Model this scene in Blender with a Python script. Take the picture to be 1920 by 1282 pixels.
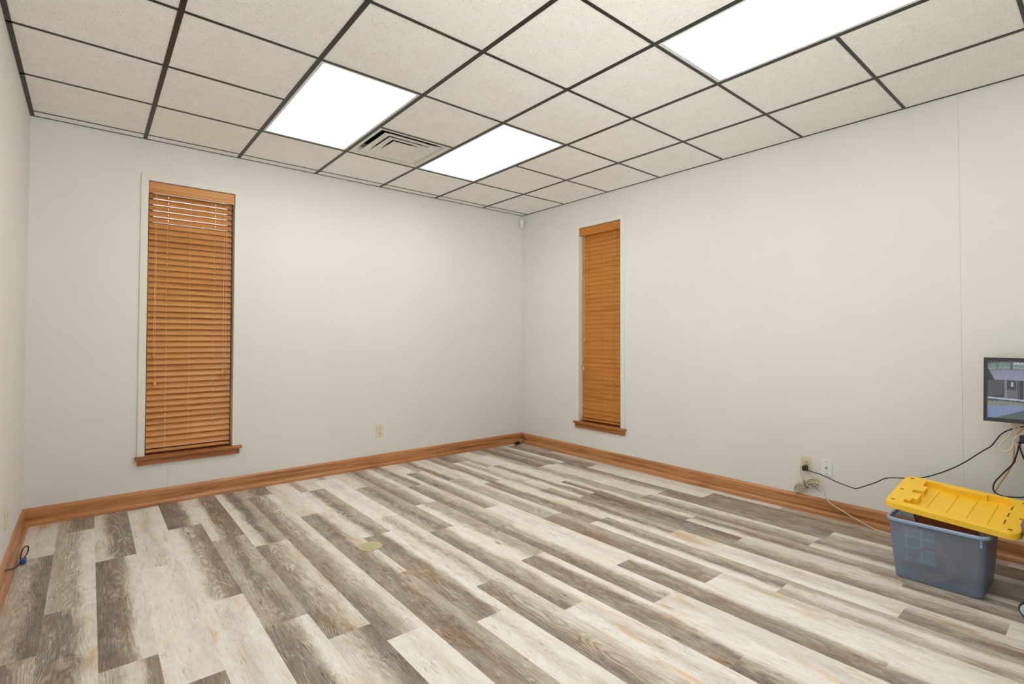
import bpy, bmesh, math, random
from mathutils import Vector, Matrix

# ------------------------------------------------------------------ clearing
for o in list(bpy.data.objects):
    bpy.data.objects.remove(o, do_unlink=True)
scene = bpy.context.scene
COL = scene.collection
PI = math.pi
random.seed(7)

# room constants (metres): x along the back wall, y towards the back wall, z up
W, H, YF = 4.2444, 2.69, -5.35
G0, TS, STRIP = 0.6094, 0.6096, 0.1053       # ceiling grid origin / pitch / border strip

# ------------------------------------------------------------------ camera
cam_d = bpy.data.cameras.new('camera')
cam = bpy.data.objects.new('camera', cam_d)
COL.objects.link(cam)
cam_d.sensor_fit = 'HORIZONTAL'
cam_d.sensor_width = 36.0
cam_d.lens = 957.0874 / 1920.0 * 36.0
cam_d.shift_x = -(981.2064 - 960.0) / 1920.0
cam_d.shift_y = (615.8312 - 641.0) / 1920.0
cam_d.clip_start = 0.05
cr = Vector((0.7620421, -0.6475248, 0.0018598))
cu = Vector((-0.0138882, -0.0134727, 0.9998128))
cf = Vector((0.6473785, 0.7619253, 0.0192597))
cam.matrix_world = Matrix(((cr.x, cu.x, -cf.x, 0.317383), (cr.y, cu.y, -cf.y, -4.645982),
                           (cr.z, cu.z, -cf.z, 1.229084), (0, 0, 0, 1)))
scene.camera = cam

# ------------------------------------------------------------------ world (daylight outside the windows), exposure
world = bpy.data.worlds.new('world')
scene.world = world
world.use_nodes = True
wt = world.node_tree
bg = wt.nodes['Background']
# dim sky above the horizon; bright lower half added to lift the ceiling
w_tc = wt.nodes.new('ShaderNodeTexCoord')
w_sp = wt.nodes.new('ShaderNodeSeparateXYZ')
wt.links.new(w_tc.outputs['Generated'], w_sp.inputs[0])
w_rp = wt.nodes.new('ShaderNodeValToRGB')
w_rp.color_ramp.elements[0].position = 0.46
w_rp.color_ramp.elements[0].color = (1.0, 0.99, 0.97, 1)
w_rp.color_ramp.elements[1].position = 0.54
w_rp.color_ramp.elements[1].color = (0.20, 0.205, 0.21, 1)
w_ma = wt.nodes.new('ShaderNodeMath')
w_ma.operation = 'MULTIPLY_ADD'
w_ma.inputs[1].default_value = 0.5
w_ma.inputs[2].default_value = 0.5
wt.links.new(w_sp.outputs[2], w_ma.inputs[0])
wt.links.new(w_ma.outputs[0], w_rp.inputs[0])
wt.links.new(w_rp.outputs[0], bg.inputs['Color'])
bg.inputs['Strength'].default_value = 8.6
scene.view_settings.view_transform = 'Standard'
scene.view_settings.look = 'None'
scene.view_settings.gamma = 1.0
scene.view_settings.use_curve_mapping = False
scene.view_settings.exposure = -0.42
LAMP = 7.6            # radiance of the troffer diffusers

# ------------------------------------------------------------------ materials
def lin(c):
    out = []
    for v in c:
        v = v / 255.0
        out.append(v / 12.92 if v <= 0.04045 else ((v + 0.055) / 1.055) ** 2.4)
    return (out[0], out[1], out[2], 1.0)

class NT:
    """small helper round a node tree"""
    def __init__(s, name):
        s.m = bpy.data.materials.new(name)
        s.m.use_nodes = True
        s.t = s.m.node_tree
        s.b = s.t.nodes['Principled BSDF']
    def n(s, kind, **kw):
        nd = s.t.nodes.new(kind)
        for k, v in kw.items():
            if k in nd.inputs:
                nd.inputs[k].default_value = v
            else:
                setattr(nd, k, v)
        return nd
    def l(s, a, b):
        s.t.links.new(a, b)
    def math(s, op, a, b=None, clamp=False):
        nd = s.t.nodes.new('ShaderNodeMath')
        nd.operation = op
        nd.use_clamp = clamp
        for i, v in enumerate((a, b)):
            if v is None:
                continue
            if isinstance(v, (int, float)):
                nd.inputs[i].default_value = v
            else:
                s.l(v, nd.inputs[i])
        return nd.outputs[0]
    def ramp(s, fac, stops):
        nd = s.t.nodes.new('ShaderNodeValToRGB')
        e = nd.color_ramp.elements
        while len(e) < len(stops):
            e.new(0.5)
        for el, (p, c) in zip(e, stops):
            el.position = p
            el.color = c
        s.l(fac, nd.inputs[0])
        return nd.outputs[0]
    def mix(s, fac, a, b, blend='MIX'):
        nd = s.t.nodes.new('ShaderNodeMix')
        nd.data_type = 'RGBA'
        nd.blend_type = blend
        for i, v in ((0, fac), (6, a), (7, b)):
            if isinstance(v, (int, float)):
                nd.inputs[i].default_value = v
            elif isinstance(v, tuple):
                nd.inputs[i].default_value = v
            else:
                s.l(v, nd.inputs[i])
        return nd.outputs[2]
    def coord(s, scale=(1, 1, 1), out='Object'):
        tc = s.n('ShaderNodeTexCoord')
        mp = s.n('ShaderNodeMapping')
        mp.inputs['Scale'].default_value = scale
        s.l(tc.outputs[out], mp.inputs['Vector'])
        return mp.outputs['Vector']
    def noise(s, vec, scale, detail=4, rough=0.55, dist=0.0):
        nd = s.n('ShaderNodeTexNoise')
        nd.inputs['Scale'].default_value = scale
        nd.inputs['Detail'].default_value = detail
        nd.inputs['Roughness'].default_value = rough
        nd.inputs['Distortion'].default_value = dist
        s.l(vec, nd.inputs['Vector'])
        return nd.outputs['Fac']

def plain(name, rgb, rough=0.5, metal=0.0, var=0.06, scale=30.0, spec=0.5, bump=0.0):
    t = NT(name)
    c = lin(rgb)
    nz = t.noise(t.coord(), scale, 3)
    col = t.ramp(nz, [(0.3, tuple(x * (1 - var) for x in c[:3]) + (1,)), (0.7, tuple(min(1, x * (1 + var)) for x in c[:3]) + (1,))])
    t.l(col, t.b.inputs['Base Color'])
    t.b.inputs['Roughness'].default_value = rough
    t.b.inputs['Metallic'].default_value = metal
    t.b.inputs['Specular IOR Level'].default_value = spec
    if bump:
        bp = t.n('ShaderNodeBump')
        bp.inputs['Strength'].default_value = bump
        bp.inputs['Distance'].default_value = 0.001
        t.l(t.noise(t.coord(), scale * 12, 2), bp.inputs['Height'])
        t.l(bp.outputs[0], t.b.inputs['Normal'])
    return t.m

def wood(name, dark, mid, light, axis=0, rough=0.4, fine=1.0, spec=0.4):
    """oak-like grain running along the given object axis"""
    t = NT(name)
    sc = [26.0, 26.0, 26.0]
    sc[axis] = 1.6
    v = t.coord(tuple(sc))
    a = t.noise(v, 1.0 * fine, 5, 0.6, 0.6)
    sc2 = [240.0, 240.0, 240.0]
    sc2[axis] = 9.0
    b = t.noise(t.coord(tuple(sc2)), 1.0, 3, 0.6)
    f = t.math('ADD', t.math('MULTIPLY', a, 0.75), t.math('MULTIPLY', b, 0.25))
    col = t.ramp(f, [(0.34, lin(dark)), (0.47, lin(mid)), (0.68, lin(light))])
    t.l(col, t.b.inputs['Base Color'])
    t.b.inputs['Roughness'].default_value = rough
    t.b.inputs['Specular IOR Level'].default_value = spec
    return t.m

def wall_paint(name, rgb):
    t = NT(name)
    c = lin(rgb)
    nz = t.noise(t.coord(), 1.3, 4)
    col = t.ramp(nz, [(0.3, tuple(x * 0.975 for x in c[:3]) + (1,)), (0.7, tuple(min(1, x * 1.02) for x in c[:3]) + (1,))])
    t.l(col, t.b.inputs['Base Color'])
    t.b.inputs['Roughness'].default_value = 0.55
    t.b.inputs['Specular IOR Level'].default_value = 0.3
    bp = t.n('ShaderNodeBump')
    bp.inputs['Strength'].default_value = 0.04
    bp.inputs['Distance'].default_value = 0.0008
    t.l(t.noise(t.coord(), 260, 2), bp.inputs['Height'])
    t.l(bp.outputs[0], t.b.inputs['Normal'])
    return t.m

M_WALL = wall_paint('wall_paint', (229, 227, 221))
M_TRIM = wall_paint('trim_paint', (230, 228, 220))
M_GROOVE = plain('panel_backing', (214, 209, 198), 0.8)
M_OAK_X = wood('oak_along_x', (128, 82, 46), (180, 122, 74), (208, 154, 104), 0, 0.32, 1.0, 0.5)
M_OAK_Y = wood('oak_along_y', (128, 82, 46), (180, 122, 74), (208, 154, 104), 1, 0.32, 1.0, 0.5)
M_SILL = wood('sill_oak', (124, 72, 32), (170, 108, 56), (192, 130, 76), 0)
M_BLIND = wood('blind_wood', (184, 116, 58), (208, 144, 80), (220, 160, 98), 0, 0.42)
M_BLIND2 = wood('blind_wood_amber', (172, 104, 38), (190, 120, 46), (200, 132, 58), 0, 0.42)
M_CORD = plain('tan_cord', (232, 206, 174), 0.8)
M_TASSEL = wood('tassel_wood', (180, 122, 66), (214, 160, 100), (232, 186, 130), 2, 0.35)
M_TEE = plain('brown_black_tee', (44, 38, 35), 0.42, 0.2)
M_FRAMEWHITE = plain('white_enamel', (228, 230, 228), 0.35)
M_VENT = plain('vent_enamel', (226, 223, 214), 0.4)
M_DUCT = plain('dark_duct', (42, 42, 44), 0.8)
M_IVORY = plain('ivory_plastic', (226, 218, 184), 0.35)
M_WHITEP = plain('white_plastic', (236, 236, 232), 0.35)
M_SLOT = plain('dark_slot', (40, 36, 32), 0.6)
M_STEEL = plain('steel', (160, 158, 152), 0.35, 0.9)
M_BLACK = plain('black_rubber', (30, 29, 31), 0.5)
M_BLACKP = plain('black_plastic', (36, 34, 36), 0.4)
M_BEIGECORD = plain('beige_cord', (214, 204, 174), 0.55)
M_BEIGEP = plain('beige_plug', (205, 190, 160), 0.5)
M_ORANGECORD = plain('orange_tan_cord', (206, 158, 100), 0.55)
M_YELLOW = plain('yellow_plastic', (253, 205, 52), 0.38, var=0.02, scale=8)
M_HOLE = plain('dark_hole', (104, 62, 10), 0.7)
M_MAUVE = plain('mauve_laminate', (150, 98, 104), 0.35)
M_MAUVE_EDGE = plain('pale_pink_edge', (222, 190, 196), 0.4)
M_BLUE = plain('blue_plastic', (28, 74, 150), 0.4)
M_FABRIC = plain('grey_brown_fabric', (128, 112, 102), 0.9, var=0.15, scale=120, bump=0.3)
M_TYRE = plain('dark_tyre', (34, 40, 52), 0.4)
M_HUB = plain('grey_hub', (196, 202, 206), 0.4)
M_COVER = plain('khaki_cover', (196, 186, 148), 0.45)
M_COVER2 = plain('khaki_cover_disc', (188, 182, 142), 0.4)
M_REDBROWN = plain('red_brown_card', (158, 76, 24), 0.5)
M_RING = plain('orange_cord_ring', (196, 112, 84), 0.5)
M_SASH = plain('window_sash', (92, 84, 96), 0.5)

def glass_mat():
    """thin clear pane: mostly see-through with a weak sharp reflection"""
    t = NT('window_glass')
    t.t.nodes.remove(t.b)
    tr = t.n('ShaderNodeBsdfTransparent')
    t.l(t.ramp(t.noise(t.coord(), 2.0, 2), [(0, (0.93, 0.95, 0.95, 1)), (1, (0.96, 0.97, 0.97, 1))]), tr.inputs['Color'])
    gl = t.n('ShaderNodeBsdfGlossy')
    gl.inputs['Roughness'].default_value = 0.02
    fr = t.n('ShaderNodeFresnel')
    fr.inputs['IOR'].default_value = 1.35
    mx = t.n('ShaderNodeMixShader')
    t.l(fr.outputs[0], mx.inputs[0])
    t.l(tr.outputs[0], mx.inputs[1])
    t.l(gl.outputs[0], mx.inputs[2])
    t.l(mx.outputs[0], t.t.nodes['Material Output'].inputs['Surface'])
    return t.m
M_GLASS = glass_mat()

def tile_mat():
    t = NT('fissured_tile')
    v = t.coord()
    vo = t.n('ShaderNodeTexVoronoi')
    vo.inputs['Scale'].default_value = 165.0
    t.l(v, vo.inputs['Vector'])
    size = t.math('MULTIPLY', t.noise(v, 60, 2), 0.62)
    hole = t.math('LESS_THAN', vo.outputs['Distance'], t.math('SUBTRACT', size, 0.115))
    vo2 = t.n('ShaderNodeTexVoronoi')
    vo2.inputs['Scale'].default_value = 330.0
    t.l(v, vo2.inputs['Vector'])
    hole2 = t.math('LESS_THAN', vo2.outputs['Distance'], t.math('SUBTRACT', t.math('MULTIPLY', t.noise(v, 90, 2), 0.6), 0.12))
    base = t.ramp(t.noise(v, 9, 3), [(0.3, lin((246, 243, 236))), (0.7, lin((250, 248, 243)))])
    c1 = t.mix(t.math('MULTIPLY', hole2, 0.3), base, lin((150, 138, 120)))
    c2 = t.mix(t.math('MULTIPLY', hole, 0.55), c1, lin((140, 128, 112)))
    t.l(c2, t.b.inputs['Base Color'])
    t.b.inputs['Roughness'].default_value = 0.9
    t.b.inputs['Specular IOR Level'].default_value = 0.1
    return t.m
M_TILE = tile_mat()

def diffuser_mat():
    t = NT('lit_acrylic')
    tc = t.n('ShaderNodeTexCoord')
    sp = t.n('ShaderNodeSeparateXYZ')
    t.l(tc.outputs['Object'], sp.inputs[0])
    # brighter over the two long tubes
    w = t.math('ABSOLUTE', t.math('SINE', t.math('MULTIPLY', sp.outputs[0], PI / 0.3)))
    st = t.math('MULTIPLY', t.math('ADD', t.math('MULTIPLY', w, 0.35), 0.78), LAMP)
    t.b.inputs['Base Color'].default_value = (0.9, 0.9, 0.9, 1)
    t.b.inputs['Emission Color'].default_value = (1.0, 0.992, 0.975, 1)
    t.l(st, t.b.inputs['Emission Strength'])
    return t.m
M_DIFF = diffuser_mat()

def bin_mat():
    t = NT('smoky_blue_plastic')
    t.l(t.ramp(t.noise(t.coord(), 6, 3), [(0.3, lin((158, 174, 196))), (0.7, lin((168, 184, 206)))]), t.b.inputs['Base Color'])
    t.b.inputs['Roughness'].default_value = 0.35
    tr = t.n('ShaderNodeBsdfTransparent')
    tr.inputs['Color'].default_value = (0.80, 0.83, 0.88, 1)
    mx = t.n('ShaderNodeMixShader')
    mx.inputs[0].default_value = 0.67
    t.l(t.b.outputs[0], mx.inputs[1])
    t.l(tr.outputs[0], mx.inputs[2])
    t.l(mx.outputs[0], t.t.nodes['Material Output'].inputs['Surface'])
    return t.m
M_BIN = bin_mat()
M_RIM = plain('blue_grey_rim', (142, 166, 194), 0.3, var=0.03)

def paper_mat():
    t = NT('printed_paper')
    br = t.n('ShaderNodeTexBrick')
    br.inputs['Color1'].default_value = lin((150, 152, 148))
    br.inputs['Color2'].default_value = lin((176, 178, 174))
    br.inputs['Mortar'].default_value = lin((212, 214, 210))
    br.inputs['Scale'].default_value = 1.0
    br.inputs['Brick Width'].default_value = 0.062
    br.inputs['Row Height'].default_value = 0.055
    br.inputs['Mortar Size'].default_value = 0.005
    br.offset = 0.0
    tc = t.n('ShaderNodeTexCoord')
    sp = t.n('ShaderNodeSeparateXYZ')
    t.l(tc.outputs['Object'], sp.inputs[0])
    cb = t.n('ShaderNodeCombineXYZ')
    t.l(sp.outputs[1], cb.inputs[0])
    t.l(sp.outputs[2], cb.inputs[1])
    t.l(cb.outputs[0], br.inputs['Vector'])
    t.l(br.outputs['Color'], t.b.inputs['Base Color'])
    t.b.inputs['Roughness'].default_value = 0.7
    return t.m
M_PAPER = paper_mat()

def screen_mat():
    t = NT('lit_screen')
    at = t.n('ShaderNodeAttribute')
    at.attribute_name = 'picture'
    t.b.inputs['Base Color'].default_value = (0.02, 0.02, 0.02, 1)
    t.b.inputs['Roughness'].default_value = 0.3
    t.l(at.outputs['Color'], t.b.inputs['Emission Color'])
    t.b.inputs['Emission Strength'].default_value = 0.72
    return t.m
M_SCREEN = screen_mat()

def plank_mat():
    """weathered vinyl planks: per-plank tones (left / middle / right) with grain"""
    t = NT('weathered_planks')
    uv = t.n('ShaderNodeUVMap')
    uv.uv_map = 'plank'
    sp = t.n('ShaderNodeSeparateXYZ')
    t.l(uv.outputs[0], sp.inputs[0])
    u = sp.outputs[0]                      # 0..1 across the plank
    at = t.n('ShaderNodeAttribute'); at.attribute_name = 'tones'
    st = t.n('ShaderNodeSeparateColor'); t.l(at.outputs['Color'], st.inputs[0])
    L, Mi, R = st.outputs[0], st.outputs[1], st.outputs[2]
    a2 = t.n('ShaderNodeAttribute'); a2.attribute_name = 'tint'
    s2 = t.n('ShaderNodeSeparateColor'); t.l(a2.outputs['Color'], s2.inputs[0])
    warm, seed, swirl = s2.outputs[0], s2.outputs[1], s2.outputs[2]
    tc = t.n('ShaderNodeTexCoord')
    so = t.n('ShaderNodeSeparateXYZ'); t.l(tc.outputs['Object'], so.inputs[0])
    def vec(kx, ky, ks=37.0):
        cb = t.n('ShaderNodeCombineXYZ')
        t.l(t.math('MULTIPLY', so.outputs[0], kx), cb.inputs[0])
        t.l(t.math('MULTIPLY', so.outputs[1], ky), cb.inputs[1])
        t.l(t.math('MULTIPLY', seed, ks), cb.inputs[2])
        return cb.outputs[0]
    broad = t.noise(vec(9, 2.2), 1.0, 5, 0.65, 0.2)
    uu = t.math('ADD', u, t.math('MULTIPLY', t.math('SUBTRACT', broad, 0.5), 0.62))
    def sstep(x, a, b):
        mr = t.n('ShaderNodeMapRange')
        mr.interpolation_type = 'SMOOTHSTEP'
        mr.inputs[1].default_value = a
        mr.inputs[2].default_value = b
        t.l(x, mr.inputs[0])
        return mr.outputs[0]
    def fmix(f, a, b):
        nd = t.n('ShaderNodeMix'); nd.data_type = 'FLOAT'
        for i, v in ((0, f), (2, a), (3, b)):
            if isinstance(v, (int, float)): nd.inputs[i].default_value = v
            else: t.l(v, nd.inputs[i])
        return nd.outputs[0]
    tone = fmix(sstep(uu, 0.18, 0.50), L, Mi)
    tone = fmix(sstep(uu, 0.52, 0.84), tone, R)
    # patches, fibres, cracks, saw marks
    patch = t.noise(vec(20, 6), 1.0, 6, 0.68, 0.3)
    tone = t.math('ADD', tone, t.math('MULTIPLY', t.math('SUBTRACT', patch, 0.5), 0.62))
    fibre = t.noise(vec(260, 9), 1.0, 5, 0.75)
    tone = t.math('ADD', tone, t.math('MULTIPLY', t.math('SUBTRACT', fibre, 0.5), 0.62))
    crk = sstep(t.noise(vec(120, 13, 23.0), 1.0, 5, 0.7, 0.25), 0.55, 0.66)
    crm = sstep(t.noise(vec(8, 3.5, 67.0), 1.0, 3), 0.42, 0.6)
    tone = t.math('SUBTRACT', tone, t.math('MULTIPLY', t.math('MULTIPLY', crk, crm), 0.36))
    saw = t.noise(vec(20, 210), 1.0, 2, 0.6)
    sawmask = sstep(t.noise(vec(10, 3.0, 91.0), 1.0, 3), 0.52, 0.64)
    tone = t.math('ADD', tone, t.math('MULTIPLY', t.math('MULTIPLY', t.math('SUBTRACT', saw, 0.55), 0.34), sawmask))
    scr = sstep(t.noise(vec(70, 15, 41.0), 1.0, 5, 0.7, 0.4), 0.55, 0.66)
    scm = sstep(t.noise(vec(11, 5, 13.0), 1.0, 3), 0.45, 0.62)
    tone = t.math('ADD', tone, t.math('MULTIPLY', t.math('MULTIPLY', scr, scm), 0.24))
    # cathedral grain: nested parabolas stretched along the board
    uc = t.math('SUBTRACT', u, t.math('ADD', 0.36, t.math('MULTIPLY', seed, 0.22)))
    para = t.math('MULTIPLY', t.math('MULTIPLY', uc, uc), 14.0)
    wob = t.math('MULTIPLY', t.noise(vec(7, 2.3, 17.0), 1.0, 3, 0.5, 0.3), 4.2)
    ph = t.math('ADD', t.math('ADD', para, wob), t.math('MULTIPLY', so.outputs[1], 2.6))
    ring = t.math('MULTIPLY', t.math('SINE', t.math('MULTIPLY', ph, 2 * PI * 2.1)), 0.5)
    ring = t.math('ADD', ring, t.math('MULTIPLY', t.math('SUBTRACT', fibre, 0.5), 1.2))
    wm = t.math('MULTIPLY', t.math('MULTIPLY', swirl, sstep(patch, 0.40, 0.56)), sstep(tone, 0.88, 0.50))
    tone = t.math('ADD', tone, t.math('MULTIPLY', ring, t.math('MULTIPLY', wm, 0.25)))
    col = t.ramp(tone, [(0.0, lin((106, 94, 84))), (0.22, lin((146, 132, 119))), (0.46, lin((186, 175, 160))),
                        (0.70, lin((218, 211, 199))), (1.0, lin((242, 238, 229)))])
    # warm stain
    stain = t.math('MULTIPLY', sstep(t.noise(vec(11, 2.6, 53.0), 1.0, 4, 0.6, 0.5), 0.50, 0.72), t.math('ADD', t.math('MULTIPLY', warm, 0.75), 0.18))
    col = t.mix(stain, col, lin((238, 206, 160)), 'MULTIPLY')
    knot = sstep(t.noise(vec(22, 9, 71.0), 1.0, 2, 0.5), 0.735, 0.79)
    col = t.mix(t.math('MULTIPLY', knot, 0.55), col, lin((110, 84, 60)))
    t.l(col, t.b.inputs['Base Color'])
    t.b.inputs['Roughness'].default_value = 0.5
    t.b.inputs['Specular IOR Level'].default_value = 0.35
    bp = t.n('ShaderNodeBump')
    bp.inputs['Strength'].default_value = 0.15
    bp.inputs['Distance'].default_value = 0.0006
    t.l(fibre, bp.inputs['Height'])
    t.l(bp.outputs[0], t.b.inputs['Normal'])
    return t.m
M_FLOOR = plank_mat()

# ------------------------------------------------------------------ mesh helpers
class MB:
    def __init__(s):
        s.bm = bmesh.new()
    def box(s, x0, x1, y0, y1, z0, z1, mi=0):
        v = [s.bm.verts.new((x, y, z)) for z in (z0, z1) for y in (y0, y1) for x in (x0, x1)]
        for f in ((0, 2, 3, 1), (4, 5, 7, 6), (0, 1, 5, 4), (2, 6, 7, 3), (0, 4, 6, 2), (1, 3, 7, 5)):
            s.bm.faces.new([v[i] for i in f]).material_index = mi
        return v
    def quad(s, pts, mi=0):
        f = s.bm.faces.new([s.bm.verts.new(p) for p in pts])
        f.material_index = mi
        return f
    def prism(s, prof, a0, a1, axis=0):
        """extrude a closed 2-D profile [(p,q)] along an axis; p,q are the other two axes in order"""
        def pt(a, p, q):
            return {0: (a, p, q), 1: (p, a, q), 2: (p, q, a)}[axis]
        A = [s.bm.verts.new(pt(a0, p, q)) for p, q in prof]
        B = [s.bm.verts.new(pt(a1, p, q)) for p, q in prof]
        n = len(prof)
        for i in range(n):
            s.bm.faces.new((A[i], A[(i + 1) % n], B[(i + 1) % n], B[i]))
        s.bm.faces.new(A[::-1])
        s.bm.faces.new(B)
    def rings(s, loops, cap0=True, cap1=True, closed=True):
        R = [[s.bm.verts.new(p) for p in lp] for lp in loops]
        n = len(R[0])
        for a, b in zip(R, R[1:]):
            for i in range(n if closed else n - 1):
                s.bm.faces.new((a[i], a[(i + 1) % n], b[(i + 1) % n], b[i]))
        if cap0: s.bm.faces.new(R[0][::-1])
        if cap1: s.bm.faces.new(R[-1])
        return R
    def cyl(s, c0, c1, r0, r1=None, n=20):
        r1 = r0 if r1 is None else r1
        c0, c1 = Vector(c0), Vector(c1)
        d = (c1 - c0).normalized()
        a = d.orthogonal().normalized(); b = d.cross(a)
        L = [[c + (a * math.cos(2 * PI * i / n) + b * math.sin(2 * PI * i / n)) * r for i in range(n)] for c, r in ((c0, r0), (c1, r1))]
        s.rings(L)
    def lathe(s, c, prof, axis=(0, 0, 1), n=28):
        c, d = Vector(c), Vector(axis).normalized()
        a = d.orthogonal().normalized(); b = d.cross(a)
        s.rings([[c + d * h + (a * math.cos(2 * PI * i / n) + b * math.sin(2 * PI * i / n)) * max(r, 1e-4) for i in range(n)] for r, h in prof])
    def tube(s, pts, r, n=8, sub=6):
        P = smooth([Vector(p) for p in pts], sub)
        prev = None
        loops = []
        for i, p in enumerate(P):
            tg = (P[min(i + 1, len(P) - 1)] - P[max(i - 1, 0)]).normalized()
            if prev is None:
                a = tg.orthogonal().normalized()
            else:
                a = (prev - tg * prev.dot(tg)).normalized()
            prev = a
            b = tg.cross(a)
            loops.append([p + (a * math.cos(2 * PI * k / n) + b * math.sin(2 * PI * k / n)) * r for k in range(n)])
        s.rings(loops)
    def build(s, name, mat, parent=None, smooth_shade=False, bevel=0.0, loc=None):
        bmesh.ops.recalc_face_normals(s.bm, faces=s.bm.faces)
        me = bpy.data.meshes.new(name)
        s.bm.to_mesh(me)
        s.bm.free()
        for m in (mat if isinstance(mat, (list, tuple)) else [mat]):
            me.materials.append(m)
        o = bpy.data.objects.new(name, me)
        COL.objects.link(o)
        if smooth_shade:
            for p in me.polygons: p.use_smooth = True
            me.set_sharp_from_angle(angle=math.radians(40))
        if bevel:
            bv = o.modifiers.new('bevel', 'BEVEL')
            bv.width = bevel; bv.segments = 2; bv.limit_method = 'ANGLE'
        if parent: o.parent = parent
        if loc: o.location = loc
        return o

def smooth(P, sub):
    if len(P) < 3 or sub < 2: return P
    out = []
    for i in range(len(P) - 1):
        p0 = P[i - 1] if i else P[i] * 2 - P[i + 1]
        p1, p2 = P[i], P[i + 1]
        p3 = P[i + 2] if i + 2 < len(P) else P[i + 1] * 2 - P[i]
        for k in range(sub):
            t = k / sub
            out.append(0.5 * ((2 * p1) + (p2 - p0) * t + (2 * p0 - 5 * p1 + 4 * p2 - p3) * t * t + (3 * p1 - p0 - 3 * p2 + p3) * t ** 3))
    out.append(P[-1])
    return out

def rrect(x0, x1, y0, y1, r, z, n=5):
    out = []
    for cx, cy, a0 in ((x1 - r, y1 - r, 0), (x0 + r, y1 - r, PI / 2), (x0 + r, y0 + r, PI), (x1 - r, y0 + r, 1.5 * PI)):
        for k in range(n + 1):
            a = a0 + PI / 2 * k / n
            out.append((cx + r * math.cos(a), cy + r * math.sin(a), z))
    return out

def tag(o, label, cat, group=None):
    o['label'] = label
    o['category'] = cat
    if group: o['group'] = group
    return o

def empty(name, loc=(0, 0, 0), rz=0.0):
    o = bpy.data.objects.new(name, None)
    COL.objects.link(o)
    o.empty_display_size = 0.1
    o.location = loc
    o.rotation_euler = (0, 0, rz)
    return o

def struct(o, label=None, cat=None):
    o['kind'] = 'structure'
    if label: o['label'] = label
    if cat: o['category'] = cat
    return o

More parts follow.
